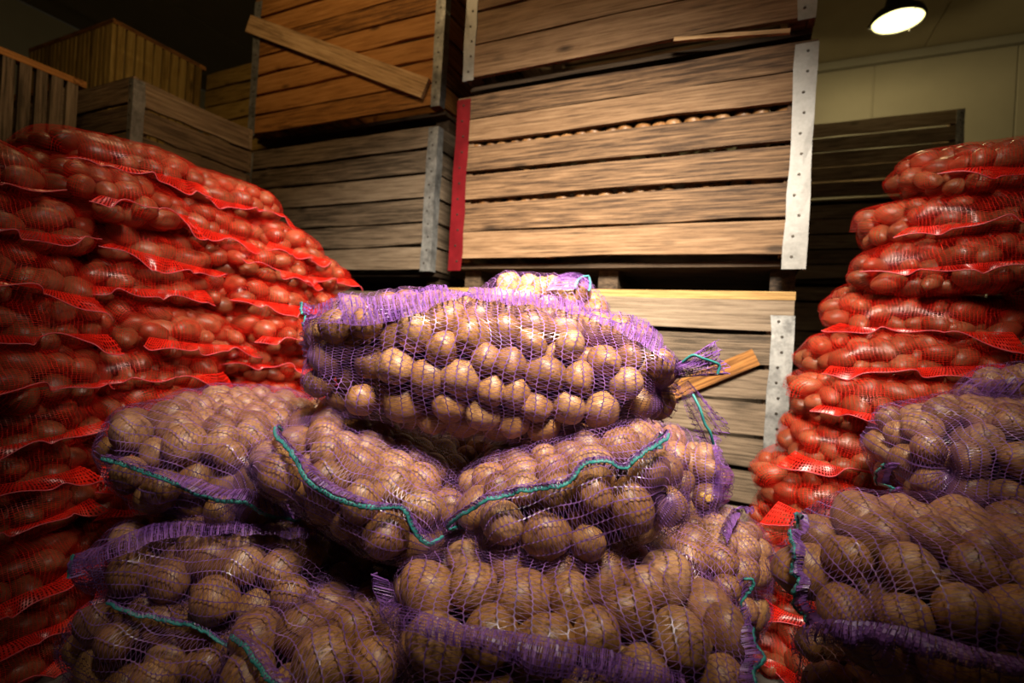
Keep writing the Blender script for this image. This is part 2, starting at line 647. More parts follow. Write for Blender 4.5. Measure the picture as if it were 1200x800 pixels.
# the left stack
lu, lv = uv_of(P(508, 240, 2.70))
crate('wooden_crate', 'grey slatted crate at the foot of the stack with the diagonally braced crate', lu, lv, 0.0, CW, CD, z1, n=7, mat='wood_grey', strips=('r', 'l'), leg=0.06)
crate('wooden_crate', 'grey slatted crate with steel corner under the diagonally braced crate', lu, lv, z1, CW, CD, 0.885, base=0.12, n=6, mat='wood_grey', strips=('r', 'l'), leg=0.062)
lt = crate('wooden_crate', 'brown slatted crate tinted by orange lamplight, with a pale diagonal brace across its front', lu - 0.0, lv, z1 + 0.885, CW, CD, 0.98, base=0.11, n=7,
           mat='wood_lamp_orange', strips=('r', 'l'), leg=0.06)
brace(lt, lu, lv, 0, (292, 28), (499, 104), 0.105, 'wood_brace')
brace(top, cu, cv, 0, (790, 47), (926, 37), 0.014, 'wood_brace', 0.016, 'splinter')
# far left: dark slatted crate, board-sided crates behind it
fu, fv = uv_of(P(157, 90, 2.34))
for i, (zz, hh) in enumerate(((0.0, z1), (z1, 0.875))):
    crate('wooden_crate', ('dark grey slatted crate on the floor behind the red sacks', 'dark grey slatted crate with a bright steel corner strip above the red sacks')[i],
          fu, fv, zz, 1.28, 0.62, hh, n=6, mat='wood_dark', strip='zinc', strips=('r',), leg=0.035)
gu, gv = uv_of(P(0, 55, 2.15))
for i, (zz, hh) in enumerate(((0.0, z1), (z1, 0.875))):
    crate('board_crate', ('board-sided crate on the floor under the orange-railed crate', 'crate of upright grey boards with an orange top rail beside the dark crate')[i],
          gu, fv - 0.99, zz, 0.9, 0.95, hh, n=6, mat='wood_grey', strips=(), rail='wood_lamp_orange', vertical=True, sides='fr')
    bpy.context.view_layer.update()
hu, hv = uv_of(P(133, 22, 3.41))
for i, zz in enumerate((0.0, 0.924, 1.848)):
    crate('board_crate', ('bottom crate of the tallest board-sided stack', 'middle crate of the tallest board-sided stack', 'topmost crate of upright yellowish boards with orange rail near the ceiling')[i],
          hu, hv, zz, 1.1, 0.64, 0.924, n=6, mat='wood_yellow', strips=(), rail='wood_lamp_orange', vertical=True, sides='fr')
ku, kv = uv_of(P(234, 86, 4.07))
for i, zz in enumerate((0.0, 0.924, 1.848)):
    crate('wooden_crate', ('bottom yellow slatted crate behind the braced crate', 'middle yellow slatted crate behind the braced crate', 'topmost yellow slatted crate behind the braced crate')[i],
          ku + 0.96, kv + 0.05, zz, 0.95, 0.9, 0.924, n=6, mat='wood_yellow', strips=(), sides='fl')
# back right: dark stack under the lamp
bu, bv = uv_of(P(1131, 127, 3.92))
for i in range(4):
    hh = (CZ + 1.99) / 4
    crate('wooden_crate', 'dark slatted crate in the stack under the lamp, %s from the top' % ('fourth', 'third', 'second', 'first')[i],
          bu, bv, i * hh, 1.6, 1.0, hh, base=0.07, n=5, mat='wood_dark', strip='zinc', strips=('r',), leg=0.05)

# ------------------------------------------------------------------ high-bay lamp
lp = P(1052, 25, 4.11)
lamp = tag(empty('pendant_lamp', lp), 'round black high-bay lamp with glowing yellow-white face under the ceiling', 'lamp')


def lathe(name, prof, mat, seg=40):
    vs, fs = [], []
    for r_, z in prof:
        for k in range(seg):
            a = 2 * math.pi * k / seg
            vs.append((r_ * math.cos(a), r_ * math.sin(a), z))
    for i in range(len(prof) - 1):
        for k in range(seg):
            fs.append((i * seg + k, i * seg + (k + 1) % seg, (i + 1) * seg + (k + 1) % seg, (i + 1) * seg + k))
    return np_mesh(name, vs, fs, mat, True)


link('diffuser', lathe('diffuser', [(0.0005, -0.012), (0.10, -0.010), (0.168, 0.0), (0.172, 0.008)], M['glow']), lamp)
link('housing', lathe('housing', [(0.174, -0.004), (0.186, -0.004), (0.188, 0.02), (0.17, 0.06), (0.10, 0.10), (0.085, 0.19), (0.0005, 0.195)], M['black']), lamp)
for k in range(3):
    a = 2.1 * k + 0.5
    o = link('clip', box_mesh('clip', 0.02, 0.012, 0.03, M['black'], 0.002), lamp, (0.187 * math.cos(a), 0.187 * math.sin(a), 0.0))
    o.rotation_euler = (0, 0, a)
link('suspension_rod', lathe('suspension_rod', [(0.008, 0.19), (0.008, CEIL - lp.z - 0.04)], M['black'], 10), lamp)
ld = bpy.data.lights.new('lamp_light', 'POINT')
ld.shadow_soft_size = 0.06
ld.energy = 62
ld.color = (1.0, 0.78, 0.36)
lo_ = bpy.data.objects.new('lamp_light', ld)
COL.objects.link(lo_)
lo_.location = lp + Vector((0, 0, -0.05))

# ------------------------------------------------------------------ sacks: definitions
SACKS = []


def sack(kind, key, C, A, N, a, b, c, label, group, tail=None):
    A = Vector(A).normalized()
    N = Vector(N)
    N = (N - A * N.dot(A)).normalized()
    B = N.cross(A)
    SACKS.append(dict(kind=kind, key=key, C=np.array(C), A=np.array(A), B=np.array(B), N=np.array(N), a=a, b=b, c=c, label=label, group=group))
    return SACKS[-1]


PG = 'purple net sacks in the middle heap'
PR = 'purple net sacks in the heap before the beige wall'


def ps(key, px, py, d, A, N, a, b, c, label, group=PG):
    return sack('p', key, P(px, py, d), A, N, a, b, c, label, group)


ps('top', 575, 427, 1.06, (1, 0.0, -0.05), (0, -0.12, 1), 0.400, 0.17, 0.138, 'big purple net sack lying on top of the heap, tied at one end')
ps('behind', 628, 382, 1.42, (1, 0.15, 0.0), (0, 0, 1), 0.20, 0.15, 0.14, 'purple net sack lying behind the topmost sack, only its teal-edged corner showing')
ps('leftup', 280, 522, 1.14, (-0.25, -1, -0.12), (0.16, 0, 1), 0.24, 0.225, 0.10, 'purple net sack with pointed teal-hemmed corner beside the red sacks')
ps('leftmid', 450, 548, 1.06, (-0.12, -1, -0.10), (0.36, 0, 1), 0.25, 0.22, 0.09, 'purple net sack with wavy teal hem slanting down under the topmost sack')
ps('rightmid', 658, 566, 1.0, (0.05, -1, -0.10), (-0.38, 0, 1), 0.23, 0.215, 0.108, 'purple net sack with teal hem slanting up under the tied end')
ps('rightback', 705, 560, 1.32, (1, -0.12, 0), (0, -0.1, 1), 0.31, 0.20, 0.15, 'purple net sack with a yellow-marked potato next to the crate strip')
ps('leftlow', 300, 642, 1.06, (-0.10, -1, -0.05), (0.04, 0, 1), 0.22, 0.285, 0.085, 'wide purple net sack with a flat purple fold along its front')
ps('leftfoot', 240, 724, 0.98, (-0.15, -1, -0.10), (0.16, 0, 1), 0.20, 0.19, 0.085, 'shaded purple net sack with thin teal hem low in the heap')
ps('cornerfront', 384, 778, 0.84, (-0.6, -0.8, 0), (0, 0, 1), 0.165, 0.14, 0.105, 'small loose purple net sack beside the big front sack')
ps('front', 655, 740, 0.84, (1, -0.05, 0), (0, -0.1, 1), 0.295, 0.18, 0.14, 'big purple net sack with large potatoes and a drooping purple fold')
ps('rightlow', 790, 672, 1.16, (0.6, 0.8, 0), (0, 0, 1), 0.25, 0.19, 0.15, 'purple net sack squeezed behind the big front sack, beside the steel strip')
ps('floorleft', 215, 808, 1.02, (-0.1, -1, 0), (0, 0, 1), 0.20, 0.21, 0.10, 'purple net sack at the foot of the heap beside the red sacks')
ps('floorfront', 640, 856, 0.90, (1, 0, 0), (0, 0, 1), 0.29, 0.19, 0.115, 'purple net sack lying under the big front sack')
ps('core', 520, 560, 1.24, (1, 0, 0), (0, 0, 1), 0.26, 0.16, 0.13, 'purple net sack wedged in the middle of the heap under the topmost sack')
ps('corelow', 500, 700, 1.12, (1, 0, 0), (0, 0, 1), 0.28, 0.16, 0.12, 'purple net sack deep in the heap behind the big front sack')
ps('rfront', 1186, 707, 0.77, (1, -0.1, 0.0), (0.0, -0.2, 1), 0.325, 0.185, 0.12, 'big purple net sack with stretched open mesh on the heap before the wall', PR)
ps('rback', 1208, 540, 1.02, (1, -0.1, 0.0), (0, -0.1, 1), 0.28, 0.17, 0.118, 'purple net sack of small potatoes behind the stretched sack', PR)
ps('rtop', 1232, 474, 1.13, (1, 0.0, 0.0), (0, 0, 1), 0.19, 0.085, 0.085, 'purple net sack with a fanned purple corner against the red sacks', PR)
ps('rfoot', 1165, 838, 0.86, (1, -0.1, 0), (0, 0, 1), 0.31, 0.18, 0.115, 'shaded purple net sack under the stretched sack', PR)

ORD = ['first', 'second', 'third', 'fourth', 'fifth', 'sixth', 'seventh', 'eighth', 'ninth', 'tenth', 'eleventh', 'twelfth', 'thirteenth']
LAY = 0.103
NL = 12
FU = -1.31
for k in range(NL):
    z = 0.06 + LAY * k
    top_k = NL - 1 - k
    vend = {0: 1.26, 1: 1.40, 2: 1.53, 3: 1.60}.get(top_k, 1.66)
    vend -= random.uniform(0, 0.05)
    vstart = 0.60 if top_k == 0 else 0.34
    ncol = 2 if top_k == 0 else 4
    wid = (vend - vstart) / ncol
    off = 0.09 * (k % 2)
    for j in range(ncol):
        vv = vend - wid * (j + 0.5) + (off if j else 0) * 0.4
        du = random.uniform(-0.035, 0.03) - (0.05 if top_k == 0 else 0) + (0.03 if 3 < top_k < 8 else 0)
        aa = 0.20
        A = U * 1.0 + V * random.uniform(-0.15, 0.15) + Vector((0, 0, -random.uniform(0.1, 0.30)))
        N = Vector((0, 0, 1)) + V * random.uniform(-0.14, 0.14)
        sack('r', 'L%d_%d' % (k, j), UV(FU - aa + du, vv, z + random.uniform(-0.008, 0.008)), A, N, aa, wid * 0.58, LAY * 0.66,
             'red net potato sack, %s layer from top, %s from the crates, stack beside braced crate' % (ORD[top_k], ORD[j]),
             'red net sacks stacked beside the braced crate')
NR = 11
LR = 0.122
for k in range(NR):
    z = 0.07 + LR * k
    top_k = NR - 1 - k
    u0 = 0.02 + 0.36 * (k / (NR - 1)) ** 1.6
    for j in range(3):
        aa = 0.17 if u0 < 0.2 else 0.22
        uu = u0 + 0.20 + 0.38 * j + random.uniform(-0.03, 0.03)
        A = -V + U * random.uniform(-0.2, 0.2) + Vector((0, 0, -random.uniform(0.1, 0.28)))
        N = Vector((0, 0, 1)) + U * random.uniform(-0.12, 0.12)
        sack('r', 'R%d_%d' % (k, j), UV(uu, (1.40 if k < 3 else (1.47 if k < 6 else 1.53)) + aa + random.uniform(-0.03, 0.03), z + 0.03 * j), A, N, aa, 0.22, LR * 0.64,
             'red net potato sack, %s layer from top, %s from the crates, stack before the wall' % (ORD[top_k], ORD[j]),
             'red net sacks stacked before the beige wall')


# ------------------------------------------------------------------ fill the sacks: packed potatoes, pushed apart
def fill(s):
    red = s['kind'] == 'r'
    rm = 0.0265 if red else 0.0335
    if s['key'] in ('front', 'rfront', 'cornerfront'):
        rm = 0.0405 if s['key'] == 'front' else 0.038
    if s['key'] in ('rback', 'rtop'):
        rm = 0.0285
    vol = 5.3 * s['a'] * s['b'] * s['c']
    n = int((0.60 if red else (0.68 if s['key'] == 'top' else 0.62)) * vol / (4.19 * rm ** 3))
    r = rm * rng.uniform(0.80, 1.18, n)
    q = rng.uniform(-1, 1, (n * 4, 3))
    q = q[(np.abs(q) ** 2.6).sum(1) < 1][:n]
    while len(q) < n:
        q = np.vstack([q, q[:n - len(q)] * 0.9])
    s['n'] = n
    s['r'] = r
    s['ax'] = np.stack([s['A'], s['B'], s['N']])            # rows
    s['x'] = s['C'] + (q * np.array([s['a'], s['b'], s['c']]) * 0.85) @ s['ax']
    # shapes
    if red:
        sc = np.stack([rng.uniform(1.22, 1.6, n), rng.uniform(0.88, 1.05, n), rng.uniform(0.82, 0.98, n)], 1)
    else:
        sc = np.stack([rng.uniform(1.02, 1.22, n), rng.uniform(0.96, 1.06, n), rng.uniform(0.88, 1.0, n)], 1)
    s['sc'] = sc * r[:, None]
    rots = []
    for i in range(n):
        if red:
            ang = random.uniform(0, math.tau)
            lx = s['A'] * math.cos(ang) + s['B'] * math.sin(ang) + s['N'] * random.uniform(-0.35, 0.35)
            lx /= np.linalg.norm(lx)
            ly = np.cross(s['N'], lx)
            ly /= np.linalg.norm(ly)
            rots.append(np.stack([lx, ly, np.cross(lx, ly)], 1))
        else:
            qn = rng.normal(size=4)
            qn /= np.linalg.norm(qn)
            w, x, y, z = qn
            rots.append(np.array([[1 - 2 * (y * y + z * z), 2 * (x * y - z * w), 2 * (x * z + y * w)],
                                  [2 * (x * y + z * w), 1 - 2 * (x * x + z * z), 2 * (y * z - x * w)],
                                  [2 * (x * z - y * w), 2 * (y * z + x * w), 1 - 2 * (x * x + y * y)]]))
    s['rot'] = np.array(rots)


for s in SACKS:
    fill(s)
for i, s in enumerate(SACKS):
    ext = s['a'] + s['b'] + s['c']
    s['nb'] = []
    for j, o in enumerate(SACKS):
        if j == i:
            continue
        d = np.abs((s['C'] - o['C']))
        R1 = np.abs(s['ax'].T * np.array([s['a'], s['b'], s['c']])).sum(1)
        R2 = np.abs(o['ax'].T * np.array([o['a'], o['b'], o['c']])).sum(1)
        if (d < R1 + R2).all():
            s['nb'].append(j)


def relax(iters, cross_from):
    for it in range(iters):
        new = []
        for s in SACKS:
            x, r = s['x'], s['r']
            sh = np.zeros_like(x)
            groups = [(x, r)]
            if it >= cross_from:
                groups += [(SACKS[j]['x'], SACKS[j]['r']) for j in s['nb']]
                xo = np.vstack([g[0] for g in groups])
                ro = np.concatenate([g[1] for g in groups])
                R1 = np.abs(s['ax'].T * np.array([s['a'], s['b'], s['c']])).sum(1) + 0.06
                keep = (np.abs(xo - s['C']) < R1).all(1)
                keep[:len(x)] = True
                xo, ro = xo[keep], ro[keep]
            else:
                xo, ro = x, r
            d2 = (x * x).sum(1)[:, None] + (xo * xo).sum(1)[None] - 2 * x @ xo.T
            np.maximum(d2, 1e-9, out=d2)
            d = np.sqrt(d2)
            ov = (r[:, None] + ro[None]) * (0.97 if s['kind'] == 'r' else 1.0) - d
            idx = np.arange(len(x))
            ov[idx, idx] = 0
            np.maximum(ov, 0, out=ov)
            w = ov / d * 0.36
            sh = x * w.sum(1)[:, None] - w @ xo
            sh[:] = np.clip(sh, -0.02, 0.02)
            y = x + sh
            # keep inside the sack
            q = (y - s['C']) @ s['ax'].T
            lim = np.maximum(np.array([[s['a'], s['b'], s['c']]]) - r[:, None] * 0.95, 0.004)
            e = (np.abs(q / lim) ** 3.3).sum(1) ** (1 / 3.3)
            f = np.where(e > 1, 1 / e, 1.0)
            q *= f[:, None]
            y = s['C'] + q @ s['ax']
            y[:, 2] = np.maximum(y[:, 2], r)
            new.append(y)
        for s, y in zip(SACKS, new):
            s['x'] = y


relax(72, 12)


# ------------------------------------------------------------------ the potatoes
def potato_base(seed, sub, amp):
    bm = bmesh.new()
    bmesh.ops.create_icosphere(bm, subdivisions=sub, radius=1.0)
    off = Vector((seed * 7.3, seed * 3.1, -seed * 5.7))
    r = random.Random(seed)
    eyes = [Vector((r.gauss(0, 1), r.gauss(0, 1), r.gauss(0, 1))).normalized() for _ in range(5)]
    for v in bm.verts:
        p = v.co.normalized()
        f = 1 + amp * noise.noise(p * 1.3 + off) + amp * 0.22 * noise.noise(p * 2.7 + off)
        for e in eyes:
            d = (p - e).length
            f -= 0.028 * math.exp(-(d / 0.14) ** 2)
        v.co = p * f
    bmesh.ops.recalc_face_normals(bm, faces=bm.faces)
    co = np.array([v.co[:] for v in bm.verts])
    fc = np.array([[v.index for v in f.verts] for f in bm.faces])
    bm.free()
    return co, fc


NVAR = 8
HI = [potato_base(i + 1, 4 if i < 3 else 3, 0.10) for i in range(NVAR)]
LO = [potato_base(i + 1, 2, 0.10) for i in range(NVAR)]
LOW = [potato_base(i + 1, 1, 0.10) for i in range(NVAR)]
mesh_hi = {k: [np_mesh(n, co, fc, M[k], True) for co, fc in HI] for k, n in (('potato', 'potato'), ('red_potato', 'red_potato'))}


def visible(cen, rad, offs, W=600, H=400):
    """how many pixels of a small picture each ball shows from the camera moved by offs"""
    f = F * W / 1200
    R = np.array(CR)
    q = (cen - np.array([0, 0, CZ]) - np.array(offs)) @ R
    dep = -q[:, 2]
    buf = np.full((H, W), 1e9)
    idb = np.full((H, W), -1, dtype=int)
    for i in np.argsort(dep):
        d = dep[i]
        if d < 0.2:
            continue
        cx, cy, rr = W / 2 + f * q[i, 0] / d, H / 2 - f * q[i, 1] / d, f * rad[i] / d
        x0, x1, y0, y1 = int(max(0, cx - rr)), int(min(W, cx + rr + 1)), int(max(0, cy - rr)), int(min(H, cy + rr + 1))
        if x0 >= x1 or y0 >= y1:
            continue
        yy, xx = np.ogrid[y0:y1, x0:x1]
        h = 1 - ((xx - cx) ** 2 + (yy - cy) ** 2) / (rr * rr)
        zz = np.where(h > 0, d - rad[i] * np.sqrt(np.maximum(h, 0)), 1e9)
        sub = buf[y0:y1, x0:x1]
        m = zz < sub
        sub[m] = zz[m]
        idb[y0:y1, x0:x1][m] = i
    return np.bincount(idb[idb >= 0].ravel(), minlength=len(cen))


CEN = np.vstack([s['x'] for s in SACKS])
RAD = np.concatenate([s['sc'].mean(1) for s in SACKS])
OWN = np.concatenate([np.full(s['n'], i) for i, s in enumerate(SACKS)])
IDX = np.concatenate([np.arange(s['n']) for s in SACKS])
ISRED = np.array([SACKS[i]['kind'] == 'r' for i in OWN])
vis0 = visible(CEN, RAD, (0, 0, 0))
keep = vis0 > 0
for off in ((-0.45, 0, 0.1), (0.45, 0, 0.1), (0, 0.1, 0.4), (-0.2, 0.15, -0.15), (0.25, 0.2, 0.0)):
    keep |= visible(CEN, RAD, off, 450, 300) > 0

POT = {}


def potato_label(s, j):
    sc = sorted(s['sc'][j])
    rmn = s['r'].mean()
    size = 'large ' if s['r'][j] > rmn * 1.08 else ('small ' if s['r'][j] < rmn * 0.92 else '')
    form = 'long' if sc[2] / sc[1] > (1.42 if s['kind'] == 'r' else 1.17) else ('oval' if s['kind'] == 'r' else 'round')
    q = (s['x'][j] - s['C']) @ s['N'] / s['c']
    lev = 'high' if q > 0.22 else ('low' if q < -0.22 else 'mid-height')
    if s['kind'] == 'r':
        where = 'beside the braced crate' if s['key'][0] == 'L' else 'before the beige wall'
        lay = int(s['key'][1:].split('_')[0])
        n = ORD[(NL if s['key'][0] == 'L' else NR) - 1 - lay]
        return ('%s%s red potato in red net, %s layer from top, stack %s' % (size, form, n, where), 'red potatoes, %s layer from top, stack %s' % (n, where))
    d = {'top': 'in the tied sack on top of the heap', 'behind': 'in the sack behind the topmost sack', 'leftup': 'in the sack with pointed corner beside red sacks',
         'leftmid': 'in the sack whose teal hem slants down', 'rightmid': 'in the sack whose teal hem slants up', 'rightback': 'in the sack next to the crate strip',
         'leftlow': 'in the wide sack with flat purple fold', 'leftfoot': 'in the shaded sack low in the heap', 'cornerfront': 'in the small loose sack beside the big front sack',
         'front': 'in the big sack with drooping purple fold', 'rightlow': 'in the sack squeezed behind the big front sack', 'floorleft': 'in the sack at the foot of the heap',
         'floorfront': 'in the sack under the big front sack', 'rfront': 'in the sack with stretched open mesh', 'rback': 'in the sack behind the stretched sack',
         'core': 'in the sack wedged under the topmost sack', 'corelow': 'in the sack deep behind the big front sack',
         'rtop': 'in the sack with fanned purple corner', 'rfoot': 'in the sack under the stretched sack'}[s['key']]
    return ('%s%s brown potato %s %s' % (size, form, lev, d), 'brown potatoes ' + d)


for red in (False, True):
    sel = np.where(ISRED == red)[0]
    order = sel[np.argsort(-vis0[sel])]
    single = [i for i in order[:300] if vis0[i] > 0]
    sset = set(single)
    mk = 'red_potato' if red else 'potato'
    nm = 'red_potato' if red else 'brown_potato'
    for i in single:
        s = SACKS[OWN[i]]
        j = IDX[i]
        o = bpy.data.objects.new(nm, mesh_hi[mk][i % NVAR])
        COL.objects.link(o)
        m3 = s['rot'][j] @ np.diag(s['sc'][j])
        o.matrix_world = Matrix.Translation(s['x'][j]) @ Matrix(m3.tolist()).to_4x4()
        lab, grp = potato_label(s, j)
        tag(o, lab, 'red potato' if red else 'potato', grp)
        POT[i] = o
    if not red:
        best, bo = 1e9, None
        for i in single:
            if SACKS[OWN[i]]['key'] == 'rightback':
                x_, y_, d_ = pix(CEN[i])
                e_ = abs(x_ - 818) + abs(y_ - 588)
                if e_ < best:
                    best, bo = e_, i
        MARK = bo
    rest = [i for i in sel if keep[i] and i not in sset]
    vs, fs, rn, base = [], [], [], 0
    for i in rest:
        s = SACKS[OWN[i]]
        j = IDX[i]
        co, fc = (LO if vis0[i] > 0 else LOW)[i % NVAR]
        vs.append(co @ (s['rot'][j] @ np.diag(s['sc'][j])).T + s['x'][j])
        fs.append(fc + base)
        rn.append(np.full(len(co), rng.uniform(0, 1)))
        base += len(co)
    if vs:
        o = link('red_potato_mass' if red else 'brown_potato_mass', np_mesh('potato_mass', np.vstack(vs), np.vstack(fs), M[mk], True, rnd=np.concatenate(rn)))
        tag(o, 'smaller-showing red potatoes filling the stacked red net sacks' if red else 'brown potatoes filling the back and depth of the purple net sacks',
            'red potatoes' if red else 'potatoes', kind='stuff')
if MARK is not None:
    o = POT[MARK]
    o['label'] = 'brown potato with two yellow cut spots in the sack next to the crate strip'
    M['flesh'] = plain_mat('yellow_potato_flesh', (0.62, 0.36, 0.05), 0.5, 0, 0.2, 60)
    inv = o.matrix_world.inverted()
    s = SACKS[OWN[MARK]]
    cpos = Vector(CEN[MARK])
    tocam = (Vector((0, 0, CZ)) - cpos).normalized()
    for dx, dz, rr in ((-0.35, 0.12, 0.22), (0.2, -0.15, 0.30)):
        d = (tocam + Vector((dx, 0, dz))).normalized()
        ld_ = (inv.to_3x3() @ d).normalized()
        co, fc = LO[0]
        me = np_mesh('cut_spot', co * np.array([rr, rr, 0.05]), fc, M['flesh'], True)
        c_ = link('cut_spot', me, o)
        c_.location = ld_ * 1.0
        c_.rotation_euler = ld_.to_track_quat('Z', 'Y').to_euler()
        c_['label'] = 'yellow cut spot'
print('potatoes', len(CEN), 'kept', keep.sum(), 'brown seen', (vis0[~ISRED] > 0).sum(), 'red seen', (vis0[ISRED] > 0).sum())


# ------------------------------------------------------------------ nets
def ray_exit(O, D, s, infl, gap):
    """farthest exit of each ray from the sack's potatoes"""
    best = np.full(len(O), -1.0)
    for k in range(s['n']):
        W = (s['rot'][k] / (s['sc'][k] * infl + gap)).T          # world offset -> unit ball
        q0 = (O - s['x'][k]) @ W.T
        qd = D @ W.T
        A = (qd * qd).sum(1)
        B = (q0 * qd).sum(1)
        C = (q0 * q0).sum(1) - 1
        disc = B * B - A * C
        ok = disc > 0
        t = np.where(ok, (-B + np.sqrt(np.where(ok, disc, 0))) / A, -1)
        np.maximum(best, t, out=best)
    return best


def closing(R, hx, hy, k, m):
    def sweep(R, ax, h, sign):
        Q = R.copy()
        n = R.shape[ax]
        for sft in range(1, m + 1):
            pen = k * (sft * h) ** 2
            a = [slice(None)] * 2
            b = [slice(None)] * 2
            a[ax] = slice(sft, None)
            b[ax] = slice(None, n - sft)
            a, b = tuple(a), tuple(b)
            if sign > 0:
                Q[a] = np.maximum(Q[a], R[b] - pen)
                Q[b] = np.maximum(Q[b], R[a] - pen)
            else:
                Q[a] = np.minimum(Q[a], R[b] + pen)
                Q[b] = np.minimum(Q[b], R[a] + pen)
        return Q
    R = sweep(sweep(R, 0, hx, 1), 1, hy, 1)
    return sweep(sweep(R, 0, hx, -1), 1, hy, -1)


def sheets(s, hx, hy, k, warp=0.0, gap=0.002):
    a, b, c = s['a'], s['b'], s['c']
    a1, b1 = a - 0.85 * c, max(b - 0.9 * c, 0.012)
    Lx, Ly = a1 + 1.45 * c, b1 + 1.45 * c
    nx, ny = int(2 * Lx / hx) | 1, int(2 * Ly / hy) | 1
    X, Y = np.meshgrid(np.linspace(-1, 1, nx), np.linspace(-1, 1, ny), indexing='ij')
    out = []
    ph = rng.uniform(0, 6, 8)
    for sg in (1, -1):
        ex, ey = (1 - X ** 6), (1 - Y ** 6)
        wx = warp * (np.sin(5 * Y + 3 * X + ph[0]) + 0.7 * np.sin(11 * Y - 4 * X + ph[1]) + 0.5 * np.sin(17 * Y + 9 * X + ph[2])) * ex * ey
        wy = warp * (np.sin(4 * X + 2 * Y + ph[3]) + 0.6 * np.sin(9 * X - 5 * Y + ph[4]) + 0.6 * np.sin(19 * X + 7 * Y + ph[5])) * ex * ey
        x, y = np.clip(X + wx / Lx, -1, 1), np.clip(Y + wy / Ly, -1, 1)
        lx, ly = np.abs(x) * Lx, np.abs(y) * Ly
        ox, oy = np.sign(x) * np.minimum(lx, a1), np.sign(y) * np.minimum(ly, b1)
        tx = np.sign(x) * np.clip((lx - a1) / (Lx - a1), 0, 1) * math.pi / 2
        ty = np.sign(y) * np.clip((ly - b1) / (Ly - b1), 0, 1) * math.pi / 2
        g = np.stack([np.sin(tx), np.sin(ty), sg * np.cos(tx) * np.cos(ty)], -1)
        g /= np.linalg.norm(g, axis=-1, keepdims=True)
        O = s['C'] + ox[..., None] * s['A'] + oy[..., None] * s['B']
        D = g @ s['ax']
        R = ray_exit(O.reshape(-1, 3), D.reshape(-1, 3), s, 1.075, gap).reshape(X.shape)
        R = np.maximum(R, 0.45 * c)
        R = closing(R, hx, hy, k, max(4, int(0.06 / min(hx, hy)) if min(hx, hy) > 0.006 else 9))
        Rs = R.copy()
        Rs[1:-1, 1:-1] = (R[1:-1, 1:-1] * 2 + R[:-2, 1:-1] + R[2:, 1:-1] + R[1:-1, :-2] + R[1:-1, 2:]) / 6
        R = np.maximum(R, Rs) + 0.001
        pts = O + D * R[..., None]
        pts[..., 2] = np.maximum(pts[..., 2], 0.002)
        nr = np.cross(np.gradient(pts, axis=0), np.gradient(pts, axis=1)) * sg
        ln = np.linalg.norm(nr, axis=-1, keepdims=True)
        nr = np.where(ln > 1e-9, nr / np.maximum(ln, 1e-9), D)
        bad = (nr * D).sum(-1, keepdims=True) < 0.15
        nr = np.where(bad, D, nr)
        out.append((pts, nr))
    return out, np.stack([X * Lx, Y * Ly], -1)


def ribbons(p, q, np_, nq, w):
    """flat tapes from p to q lying on the surface; arrays (n,3)"""
    d = q - p
    sp = np.cross(np_, d)
    sq = np.cross(nq, d)
    sp /= np.maximum(np.linalg.norm(sp, axis=1, keepdims=True), 1e-9)
    sq /= np.maximum(np.linalg.norm(sq, axis=1, keepdims=True), 1e-9)
    w = np.broadcast_to(np.asarray(w, dtype=float).reshape(-1, 1) / 2, (len(p), 1))
    n = len(p)
    v = np.stack([p - sp * w, p + sp * w, q + sq * w, q - sq * w], 1).reshape(-1, 3)
    f = np.arange(4 * n).reshape(n, 4)
    return v, f


def join(parts):
    vs, fs, b = [], [], 0
    for v, f in parts:
        vs.append(v)
        fs.append(f + b)
        b += len(v)
    return np.vstack(vs), np.vstack(fs)


def grid_faces(nx, ny):
    i = np.arange(nx * ny).reshape(nx, ny)
    return np.stack([i[:-1, :-1], i[1:, :-1], i[1:, 1:], i[:-1, 1:]], -1).reshape(-1, 4)


def tube(pts, rx, ry=None, up=(0, 0, 1), seg=6):
    pts = np.asarray(pts)
    ry = ry or rx
    t = np.gradient(pts, axis=0)
    t /= np.maximum(np.linalg.norm(t, axis=1, keepdims=True), 1e-9)
    upv = np.asarray(up, dtype=float)
    if upv.ndim == 1:
        upv = np.broadcast_to(upv, pts.shape)
    sd = np.cross(upv, t)
    sd /= np.maximum(np.linalg.norm(sd, axis=1, keepdims=True), 1e-9)
    u2 = np.cross(t, sd)
    a = np.arange(seg) * 2 * math.pi / seg
    v = pts[:, None] + sd[:, None] * (rx * np.cos(a))[None, :, None] + u2[:, None] * (ry * np.sin(a))[None, :, None]
    n = len(pts)
    i = np.arange(n * seg).reshape(n, seg)
    f = np.stack([i[:-1], np.roll(i, -1, 1)[:-1], np.roll(i, -1, 1)[1:], i[1:]], -1).reshape(-1, 4)
    return v.reshape(-1, 3), f


